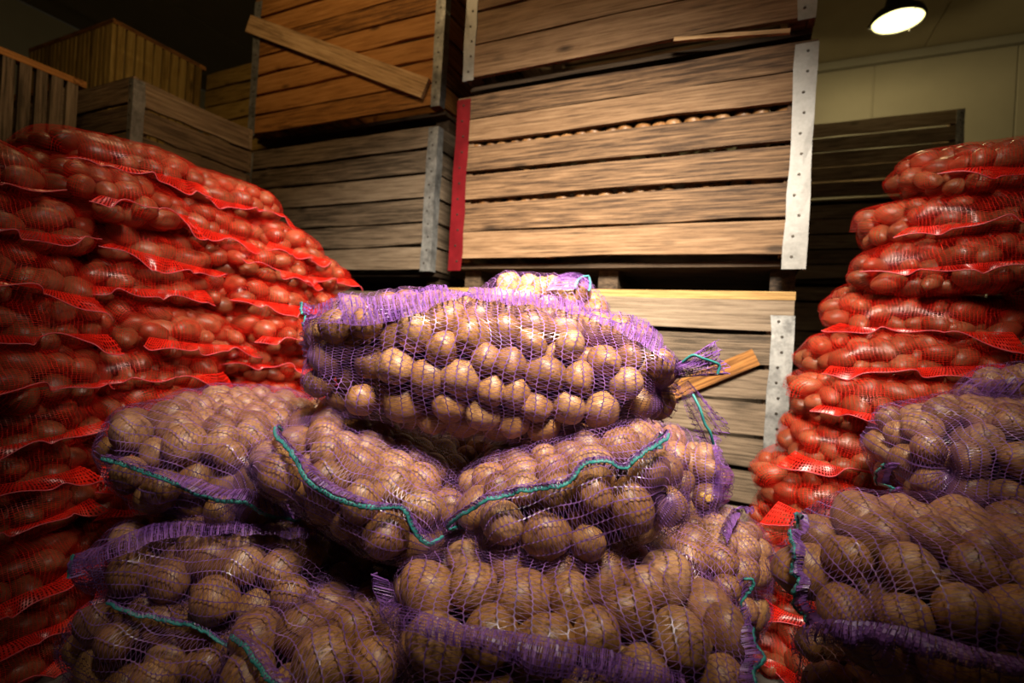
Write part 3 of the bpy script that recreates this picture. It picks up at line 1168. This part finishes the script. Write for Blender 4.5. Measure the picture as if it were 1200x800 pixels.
def purple_net(s):
    HX, HY = 0.0098, 0.0040
    if s['key'] in ('front', 'rfront', 'cornerfront'):
        HX, HY = 0.0108, 0.0048
    if s['key'] in ('core', 'corelow', 'floorfront', 'floorleft', 'behind', 'rfoot'):
        HY = 0.0062
    sh, _ = sheets(s, HX, HY, 4.0, warp=0.007)
    parts = []
    for pts, nr in sh:
        nx, ny, _3 = pts.shape
        wig = np.where(np.arange(ny) % 2 == 0, 1.0, -1.0) * 0.0007
        along = s['A']
        ch_p = pts[0::2] + along * wig[None, :, None] + nr[0::2] * 0.0005
        ch_n = nr[0::2]
        v, f = ribbons(ch_p[:, :-1].reshape(-1, 3), ch_p[:, 1:].reshape(-1, 3), ch_n[:, :-1].reshape(-1, 3), ch_n[:, 1:].reshape(-1, 3), 0.0019)
        parts.append((v, f))
        m = pts[1::2]
        mid_p = (m[:, :-1] + m[:, 1:]) / 2
        mid_n = nr[1::2][:, :-1]
        nm_ = mid_p.shape[0]
        L, R = ch_p[:nm_], ch_p[1:nm_ + 1]
        nL, nR = ch_n[:nm_], ch_n[1:nm_ + 1]
        for par in (0, 1):
            js = np.arange(par, ny - 1, 2)
            if par == 0:
                a, na, b, nb = L[:, js], nL[:, js], R[:, js + 1], nR[:, js + 1]
            else:
                a, na, b, nb = R[:, js], nR[:, js], L[:, js + 1], nL[:, js + 1]
            mm, nn = mid_p[:, js], mid_n[:, js]
            parts.append(ribbons(a.reshape(-1, 3), mm.reshape(-1, 3), na.reshape(-1, 3), nn.reshape(-1, 3), 0.00065))
            parts.append(ribbons(mm.reshape(-1, 3), b.reshape(-1, 3), nn.reshape(-1, 3), nb.reshape(-1, 3), 0.00065))
    v, f = join(parts)
    base = Vector(s['C']) - Vector((0, 0, s['c']))
    root = empty('net_sack', base)
    tag(root, s['label'], 'sack', s['group'])
    s['root'] = root
    s['base'] = np.array(base)
    link('netting', np_mesh('netting', v - s['base'], f, M['purple']), root)
    # surface used to lay folds and hems on
    vs_, fs_, b = [], [], 0
    for pts, nr in sh:
        st = pts[::2, ::2]
        vs_.append(st.reshape(-1, 3))
        fs_.append(grid_faces(st.shape[0], st.shape[1]) + b)
        b += st.shape[0] * st.shape[1]
    s['bvh'] = BVHTree.FromPolygons(np.vstack(vs_).tolist(), np.vstack(fs_).tolist())


for s in SACKS:
    if s['kind'] == 'p':
        purple_net(s)
BYKEY = {s['key']: s for s in SACKS}


def spline(pl, n):
    pl = np.asarray(pl, dtype=float)
    ext = np.vstack([2 * pl[0] - pl[1], pl, 2 * pl[-1] - pl[-2]])
    fine = []
    for i in range(1, len(ext) - 2):
        t = np.linspace(0, 1, 24, endpoint=False)[:, None]
        p0, p1, p2, p3 = ext[i - 1], ext[i], ext[i + 1], ext[i + 2]
        fine.append(0.5 * (2 * p1 + (p2 - p0) * t + (2 * p0 - 5 * p1 + 4 * p2 - p3) * t ** 2 + (3 * p1 - p0 - 3 * p2 + p3) * t ** 3))
    fine = np.vstack(fine + [pl[-1:]])
    L = np.concatenate([[0], np.cumsum(np.linalg.norm(np.diff(fine, axis=0), axis=1))])
    x = np.linspace(0, L[-1], n)
    return np.stack([np.interp(x, L, fine[:, k]) for k in range(fine.shape[1])], 1)


def on_sack(s, px, py):
    o = Vector((0, 0, CZ))
    d = (P(px, py, 1.0) - o).normalized()
    loc, nor, idx, dist = s['bvh'].ray_cast(o, d)
    if loc is None:
        dep = Vector(s['C']).y - 0.3 * s['b']
        for _ in range(3):
            loc, nor, idx, dist = s['bvh'].find_nearest(P(px, py, dep))
            dep = loc.y
        loc = loc * 0.5 + P(px, py, dep) * 0.5
    if nor.dot(d) > 0:
        nor = -nor
    return np.array(loc), np.array(nor)


def smooth_rows(a, w):
    k = np.ones(w) / w
    ap = np.concatenate([np.repeat(a[:1], w // 2, 0), a, np.repeat(a[-1:], w // 2, 0)])
    return np.stack([np.convolve(ap[:, i], k, 'valid') for i in range(a.shape[1])], 1)


def fold(key, lo, hi, lift_lo=0.006, lift_hi=0.003, corr=0.003, name='net_fold', mat='purple_dense', pitch=0.0034, hem=False, lengthw=7, w=0.0030, hem_r=0.0036, hem_label='teal sewn hem'):
    """a band of gathered net between two lines on the sack; the lower line may carry a teal sewn hem"""
    s = BYKEY[key]
    lo3 = np.array([on_sack(s, *p)[0] for p in spline(lo, 40)])
    Ln = np.linalg.norm(np.diff(lo3, axis=0), axis=1).sum()
    n = max(12, int(min(Ln, 1.2) / pitch))
    A = [on_sack(s, *p) for p in spline(lo, n)]
    Bq = [on_sack(s, *p) for p in spline(hi, n)]
    win = 9 if n > 30 else 3
    pa, na = smooth_rows(np.array([x[0] for x in A]), win), smooth_rows(np.array([x[1] for x in A]), win * 2 + 1 if n > 40 else 3)
    pb, nb = smooth_rows(np.array([x[0] for x in Bq]), win), smooth_rows(np.array([x[1] for x in Bq]), win * 2 + 1 if n > 40 else 3)
    na /= np.linalg.norm(na, axis=1, keepdims=True)
    nb /= np.linalg.norm(nb, axis=1, keepdims=True)
    i = np.arange(n)
    ph = rng.uniform(0, 6, 4)
    wave = corr * (np.sin(i * pitch / 0.011 + ph[0]) + 0.8 * np.sin(i * pitch / 0.027 + ph[1]) + 0.5 * np.sin(i * pitch / 0.006 + ph[2]))
    rows_p, rows_n = [], []
    for k in range(lengthw + 1):
        t = k / lengthw
        p = pa * (1 - t) + pb * t
        nn = na * (1 - t) + nb * t
        nn /= np.linalg.norm(nn, axis=1, keepdims=True)
        lift = lift_lo * (1 - t) + lift_hi * t + 0.6 * max(lift_lo, lift_hi) * math.sin(math.pi * t)
        amp = 1 - 0.6 * t
        jit = rng.normal(0, 0.0006, (n, 3))
        rows_p.append(p + nn * (lift + (wave * amp)[:, None]) + jit)
        rows_n.append(nn)
    rp, rn_ = np.array(rows_p), np.array(rows_n)                  # (m, n, 3)
    parts = [ribbons(rp[:-1].reshape(-1, 3), rp[1:].reshape(-1, 3), rn_[:-1].reshape(-1, 3), rn_[1:].reshape(-1, 3), np.tile(np.where(i % 4 == 0, w, 0.0009), lengthw))]
    parts.append(ribbons(rp[:, :-1].reshape(-1, 3), rp[:, 1:].reshape(-1, 3), rn_[:, :-1].reshape(-1, 3), rn_[:, 1:].reshape(-1, 3), 0.0010))
    v, f = join(parts)
    o = link(name, np_mesh(name, v - s['base'], f, M[mat]), s['root'])
    if hem:
        e = rp[0] + rn_[0] * 0.001
        v, f = tube(e, hem_r, hem_r * 0.55, rn_[0], 8)
        h = link('hem', np_mesh('hem', v - s['base'], f, M['teal'], True), s['root'])
        h['label'] = hem_label
        # zig-zag overlock stitches along the hem
        q = e + rn_[0] * hem_r * 0.6
        up = (rp[1] - rp[0])
        up /= np.maximum(np.linalg.norm(up, axis=1, keepdims=True), 1e-9)
        zz = q + up * (np.where(i % 2 == 0, 1, -1) * hem_r * 1.0)[:, None]
        v, f = ribbons(zz[:-1], zz[1:], rn_[0][:-1], rn_[0][1:], 0.0011)
        st = link('stitching', np_mesh('stitching', v - s['base'], f, M['purple']), h)
    return o


def up_by(pl, dy, dx=0):
    return [(x + dx, y - dy) for x, y in pl]


# topmost sack: gathered band along its upper side and at the left corner
fold('top', [(352, 388), (385, 378), (430, 381), (480, 372), (540, 352), (600, 360), (660, 366), (705, 382), (745, 402), (780, 424), (812, 446)],
     [(340, 344), (385, 344), (430, 352), (470, 346), (530, 334), (600, 338), (660, 348), (710, 358), (760, 380), (790, 400), (818, 424)], 0.006, 0.006, 0.0022)
fold('top', [(344, 378), (346, 366), (345, 354), (343, 343)], [(358, 380), (359, 368), (359, 356), (358, 346)], 0.004, 0.003, 0.001, hem=True, lengthw=3)
# sack behind: teal corner
fold('behind', [(672, 341), (676, 330), (684, 325), (690, 330), (688, 344)], [(640, 342), (648, 328), (664, 320), (676, 322), (678, 336)], 0.006, 0.003, 0.002, hem=True, lengthw=4)
# hems of the sacks facing the aisle
h3 = [(134, 541), (160, 548), (190, 560), (230, 567), (262, 580), (290, 579), (310, 592), (340, 597), (366, 588)]
fold('leftup', h3, up_by(h3, 7, 3), 0.026, 0.002, 0.0025, hem=True, lengthw=3)
h4 = [(309, 490), (318, 512), (338, 532), (358, 548), (378, 568), (408, 584), (440, 596), (470, 600), (482, 618), (498, 630), (512, 622)]
fold('leftmid', h4, [(x + 7, y - 5) for x, y in h4], 0.022, 0.002, 0.0025, hem=True, lengthw=3, hem_r=0.0040)
h5 = [(512, 642), (534, 616), (560, 602), (600, 588), (640, 578), (668, 572), (700, 552), (722, 560), (756, 540), (780, 525), (802, 506)]
fold('rightmid', h5, up_by(h5, 8, -3), 0.028, 0.002, 0.0028, hem=True, lengthw=3)
# wide sack with a flat fold
f7 = [(96, 672), (130, 662), (165, 650), (200, 640), (250, 637), (300, 640), (350, 642), (400, 642), (440, 644), (474, 642)]
fold('leftlow', f7, [(100, 648), (132, 636), (165, 622), (200, 615), (250, 616), (300, 622), (350, 626), (400, 628), (440, 630), (476, 628)], 0.022, 0.006, 0.002)
fold('leftlow', [(94, 674), (97, 662), (101, 650)], [(108, 670), (110, 659), (113, 648)], 0.022, 0.012, 0.0006, hem=True, lengthw=2)
h8 = [(126, 712), (140, 722), (165, 727), (190, 731), (215, 736), (240, 748), (262, 764), (290, 774), (312, 790)]
fold('leftfoot', h8, up_by(h8, 7, 3), 0.012, 0.002, 0.002, hem=True, lengthw=3)
h9 = [(276, 746), (280, 756), (294, 766), (304, 780), (316, 796), (330, 806)]
fold('cornerfront', h9, up_by(h9, 8, 12), 0.010, 0.002, 0.002, hem=True, lengthw=3)
# big front sack
fold('front', [(424, 690), (440, 714), (470, 734), (520, 752), (570, 760), (612, 774), (650, 786), (700, 792), (740, 800), (790, 812)],
     [(426, 664), (446, 690), (480, 712), (530, 730), (575, 738), (620, 744), (660, 752), (705, 758), (750, 774), (800, 790)], 0.016, 0.006, 0.003)
hA = [(878, 664), (886, 682), (876, 700), (884, 722), (874, 744), (880, 766), (872, 790), (878, 806)]
fold('front', hA, up_by(hA, 0, -8), 0.012, 0.002, 0.0035, hem=True, lengthw=3)
# sacks beside the crate strip
fold('rightback', [(846, 510), (854, 545), (852, 580), (844, 612), (850, 640)], [(832, 508), (838, 545), (836, 580), (830, 612), (834, 640)], 0.008, 0.002, 0.003)
fold('rightlow', [(886, 596), (870, 604), (858, 620), (850, 640)], [(884, 580), (866, 590), (852, 606), (842, 626)], 0.012, 0.003, 0.003)
# heap before the wall
hB = [(958, 728), (946, 716), (938, 700), (944, 684), (932, 668), (938, 648), (930, 634), (942, 616), (936, 600)]
fold('rfront', hB, up_by(hB, 1, 8), 0.010, 0.002, 0.003, hem=True, lengthw=3)
fold('rfront', [(950, 746), (1000, 748), (1050, 752), (1090, 766), (1130, 776), (1170, 782), (1205, 792)],
     [(952, 724), (1000, 726), (1050, 730), (1092, 742), (1130, 754), (1170, 764), (1205, 772)], 0.014, 0.006, 0.0045, w=0.0036)
hC = [(1040, 578), (1032, 566), (1034, 552), (1044, 542)]
fold('rback', hC, up_by(hC, 0, 12), 0.010, 0.002, 0.002, hem=True, lengthw=3)
fold('rtop', [(1122, 468), (1136, 474), (1152, 476), (1170, 478)], [(1140, 446), (1158, 446), (1178, 446), (1200, 444)], 0.012, 0.006, 0.003, hem=True)


def tie_tail(key, p0, p1, spread, n, d0, d1, string):
    """the gathered mouth of the bag: a crumpled bundle of net with a teal draw string"""
    s = BYKEY[key]
    a, b = np.array(P(*p0, d0)), np.array(P(*p1, d1))
    ax = (b - a)
    Lt = np.linalg.norm(ax)
    ax /= Lt
    sd = np.cross(ax, [0, 1, 0.2])
    sd /= np.linalg.norm(sd)
    up = np.cross(sd, ax)
    m = 9
    lines = []
    for k in range(n):
        th = 2 * math.pi * k / n
        r1 = spread * rng.uniform(0.55, 1.1)
        t = np.linspace(0, 1, m)[:, None]
        rad = 0.013 + (r1 - 0.013) * t ** 1.2
        wob = 0.004 * np.sin(t * 9 + k) * t
        lines.append(a + ax * (t * Lt * rng.uniform(0.8, 1.05)) + (sd * math.cos(th) + up * math.sin(th) * 0.5) * rad + up * wob)
    G = np.array(lines)
    parts = []
    nn = np.broadcast_to((sd * 0.3 + up + np.array([0, -1.2, 0])) / 1.6, G.shape)
    parts.append(ribbons(G[:, :-1].reshape(-1, 3), G[:, 1:].reshape(-1, 3), nn[:, :-1].reshape(-1, 3), nn[:, 1:].reshape(-1, 3), 0.0022))
    G2 = np.roll(G, -1, 0)
    parts.append(ribbons(G.reshape(-1, 3), G2.reshape(-1, 3), nn.reshape(-1, 3), nn.reshape(-1, 3), 0.0014))
    parts.append(ribbons(G[:, :-1].reshape(-1, 3), G2[:, 1:].reshape(-1, 3), nn[:, :-1].reshape(-1, 3), nn[:, 1:].reshape(-1, 3), 0.0014))
    v, f = join(parts)
    o = link('gathered_mouth', np_mesh('gathered_mouth', v - s['base'], f, M['purple_dense']), s['root'])
    st = np.array([P(x, y, d) for x, y, d in string])
    v, f = tube(spline(st, 40), 0.0026, 0.0026, (0.1, -1, 0.2), 7)
    t_ = link('draw_string', np_mesh('draw_string', v - s['base'], f, M['teal'], True), s['root'])
    t_['label'] = 'teal draw string'
    return o


tie_tail('top', (790, 436), (848, 418), 0.034, 34, 0.98, 0.95, [(800, 424, 0.95), (812, 416, 0.935), (824, 420, 0.93), (836, 424, 0.935), (843, 428, 0.94), (841, 438, 0.94)])
tie_tail('top', (800, 450), (842, 514), 0.030, 30, 0.98, 0.94, [(812, 462, 0.95), (820, 478, 0.935), (826, 496, 0.93), (832, 506, 0.93), (836, 520, 0.935)])


# ------------------------------------------------------------------ red nets
def red_sack(s):
    sh, uvm = sheets(s, 0.0135, 0.0135, 3.0, warp=0.004, gap=0.0015)
    (p1, n1), (p2, n2) = sh
    nx, ny, _ = p1.shape
    f1 = grid_faces(nx, ny)
    v = np.vstack([p1.reshape(-1, 3), p2.reshape(-1, 3)])
    f = np.vstack([f1, f1[:, ::-1] + nx * ny])
    uv = np.vstack([uvm.reshape(-1, 2), uvm.reshape(-1, 2)])
    base = Vector(s['C']) - Vector((0, 0, s['c']))
    root = empty('net_sack', base)
    tag(root, s['label'], 'sack', s['group'])
    bs = np.array(base)
    link('netting', np_mesh('netting', v - bs, f, M['red_net'], True, uv=uv), root)
    # sewn end: a flat flap hanging from the seam that faces out
    rim = smooth_rows(p1[-1], 3)
    n = 46
    L = np.concatenate([[0], np.cumsum(np.linalg.norm(np.diff(rim, axis=0), axis=1))])
    # a little past both corners
    q = np.linspace(0.02, 0.98, n) * L[-1]
    rp = np.stack([np.interp(q, L, rim[:, k]) for k in range(3)], 1)
    t = np.linspace(-1, 1, n)
    ph = rng.uniform(0, 6, 4)
    wv = 0.5 * np.sin(t * 3 + ph[0]) + 0.35 * np.sin(t * 7 + ph[1]) + 0.2 * np.sin(t * 15 + ph[2])
    style = rng.uniform()
    wid = 0.024 + 0.010 * np.sin(t * 2.3 + ph[3]) + 0.022 * np.maximum(0, t * (1 if style < 0.5 else -1)) ** 2
    if style > 0.62:                       # flap tucked in but for one corner
        wid = 0.008 + 0.042 * np.clip((t if style < 0.81 else -t) * 1.6 - 0.3, 0, 1) ** 1.2
    A, B, N = s['A'], s['B'], s['N']
    rows_ = []
    m = 5
    for k in range(m + 1):
        g = k / m
        out = A * 0.75 + np.array([0, 0, -1.0]) * (0.25 + 0.55 * g)
        out /= np.linalg.norm(out)
        p = rp + out * (wid * g)[:, None] + N * (0.020 * wv * g)[:, None] + B * (0.030 * t ** 3 * g)[:, None] + B * (0.012 * np.sin(t * 9 + ph[2]) * g)[:, None] + A * 0.002
        rows_.append(p)
    G = np.array(rows_)
    uv2 = np.stack(np.meshgrid(np.linspace(0, 0.034, m + 1), np.linspace(0, L[-1], n), indexing='ij'), -1)
    h = link('hem_flap', np_mesh('hem_flap', G.reshape(-1, 3) - bs, grid_faces(m + 1, n), M['red_hem'], True, uv=uv2.reshape(-1, 2)[:, ::-1]), root)
    h['label'] = 'bright red dense hem flap'
    v, f = tube(G[-1], 0.0014, 0.0014, N, 5)
    link('edge_cord', np_mesh('edge_cord', v - bs, f, M['red_edge'], True), h)


for s in SACKS:
    if s['kind'] == 'r':
        red_sack(s)

# ------------------------------------------------------------------ potatoes showing between the boards of the taped crate
vs, fs, rn, base = [], [], [], 0
zt, gaps_z = z1 + 0.89, []
for h_, g_ in rows:
    zt -= h_
    gaps_z.append(zt - g_ / 2)
    zt -= g_
levels = [gaps_z[1], gaps_z[2], gaps_z[3], gaps_z[4]] + [(gaps_z[1] + gaps_z[2]) / 2, (gaps_z[2] + gaps_z[3]) / 2, gaps_z[1] + 0.066, gaps_z[5] + 0.05]
for row, zc in enumerate(levels):
    for col in range(21):
        uu = cu + 0.012 - 0.10 - col * 0.0635 + rng.uniform(-0.014, 0.014)
        r_ = 0.033 * rng.uniform(0.92, 1.1)
        p = np.array(UV(uu, cv + 0.0225 + r_ - (0.0016 - (rng.uniform(0, 0.010) if row == 0 else rng.uniform(0.003, 0.02)) if row < 3 else -0.03), zc + rng.uniform(-0.009, 0.007)))
        co, fc = LO[(row * 21 + col) % NVAR]
        sc_ = np.array([r_ * 1.12, r_ * 1.0, r_ * 0.97])
        vs.append((co * sc_) @ np.array(Matrix.Rotation(-YAW + rng.uniform(-0.3, 0.3), 3, 'Z')).T + p)
        fs.append(fc + base)
        rn.append(np.full(len(co), rng.uniform(0, 1)))
        base += len(co)
tag(link('crated_potato_mass', np_mesh('crated_potato_mass', np.vstack(vs), np.vstack(fs), M['potato'], True, rnd=np.concatenate(rn))),
    'potatoes showing between the boards of the red taped crate', 'potatoes', kind='stuff')

tot = 0
for o in bpy.data.objects:
    if o.type == 'MESH':
        tot += len(o.data.polygons)
print('objects', len(bpy.data.objects), 'faces', tot)
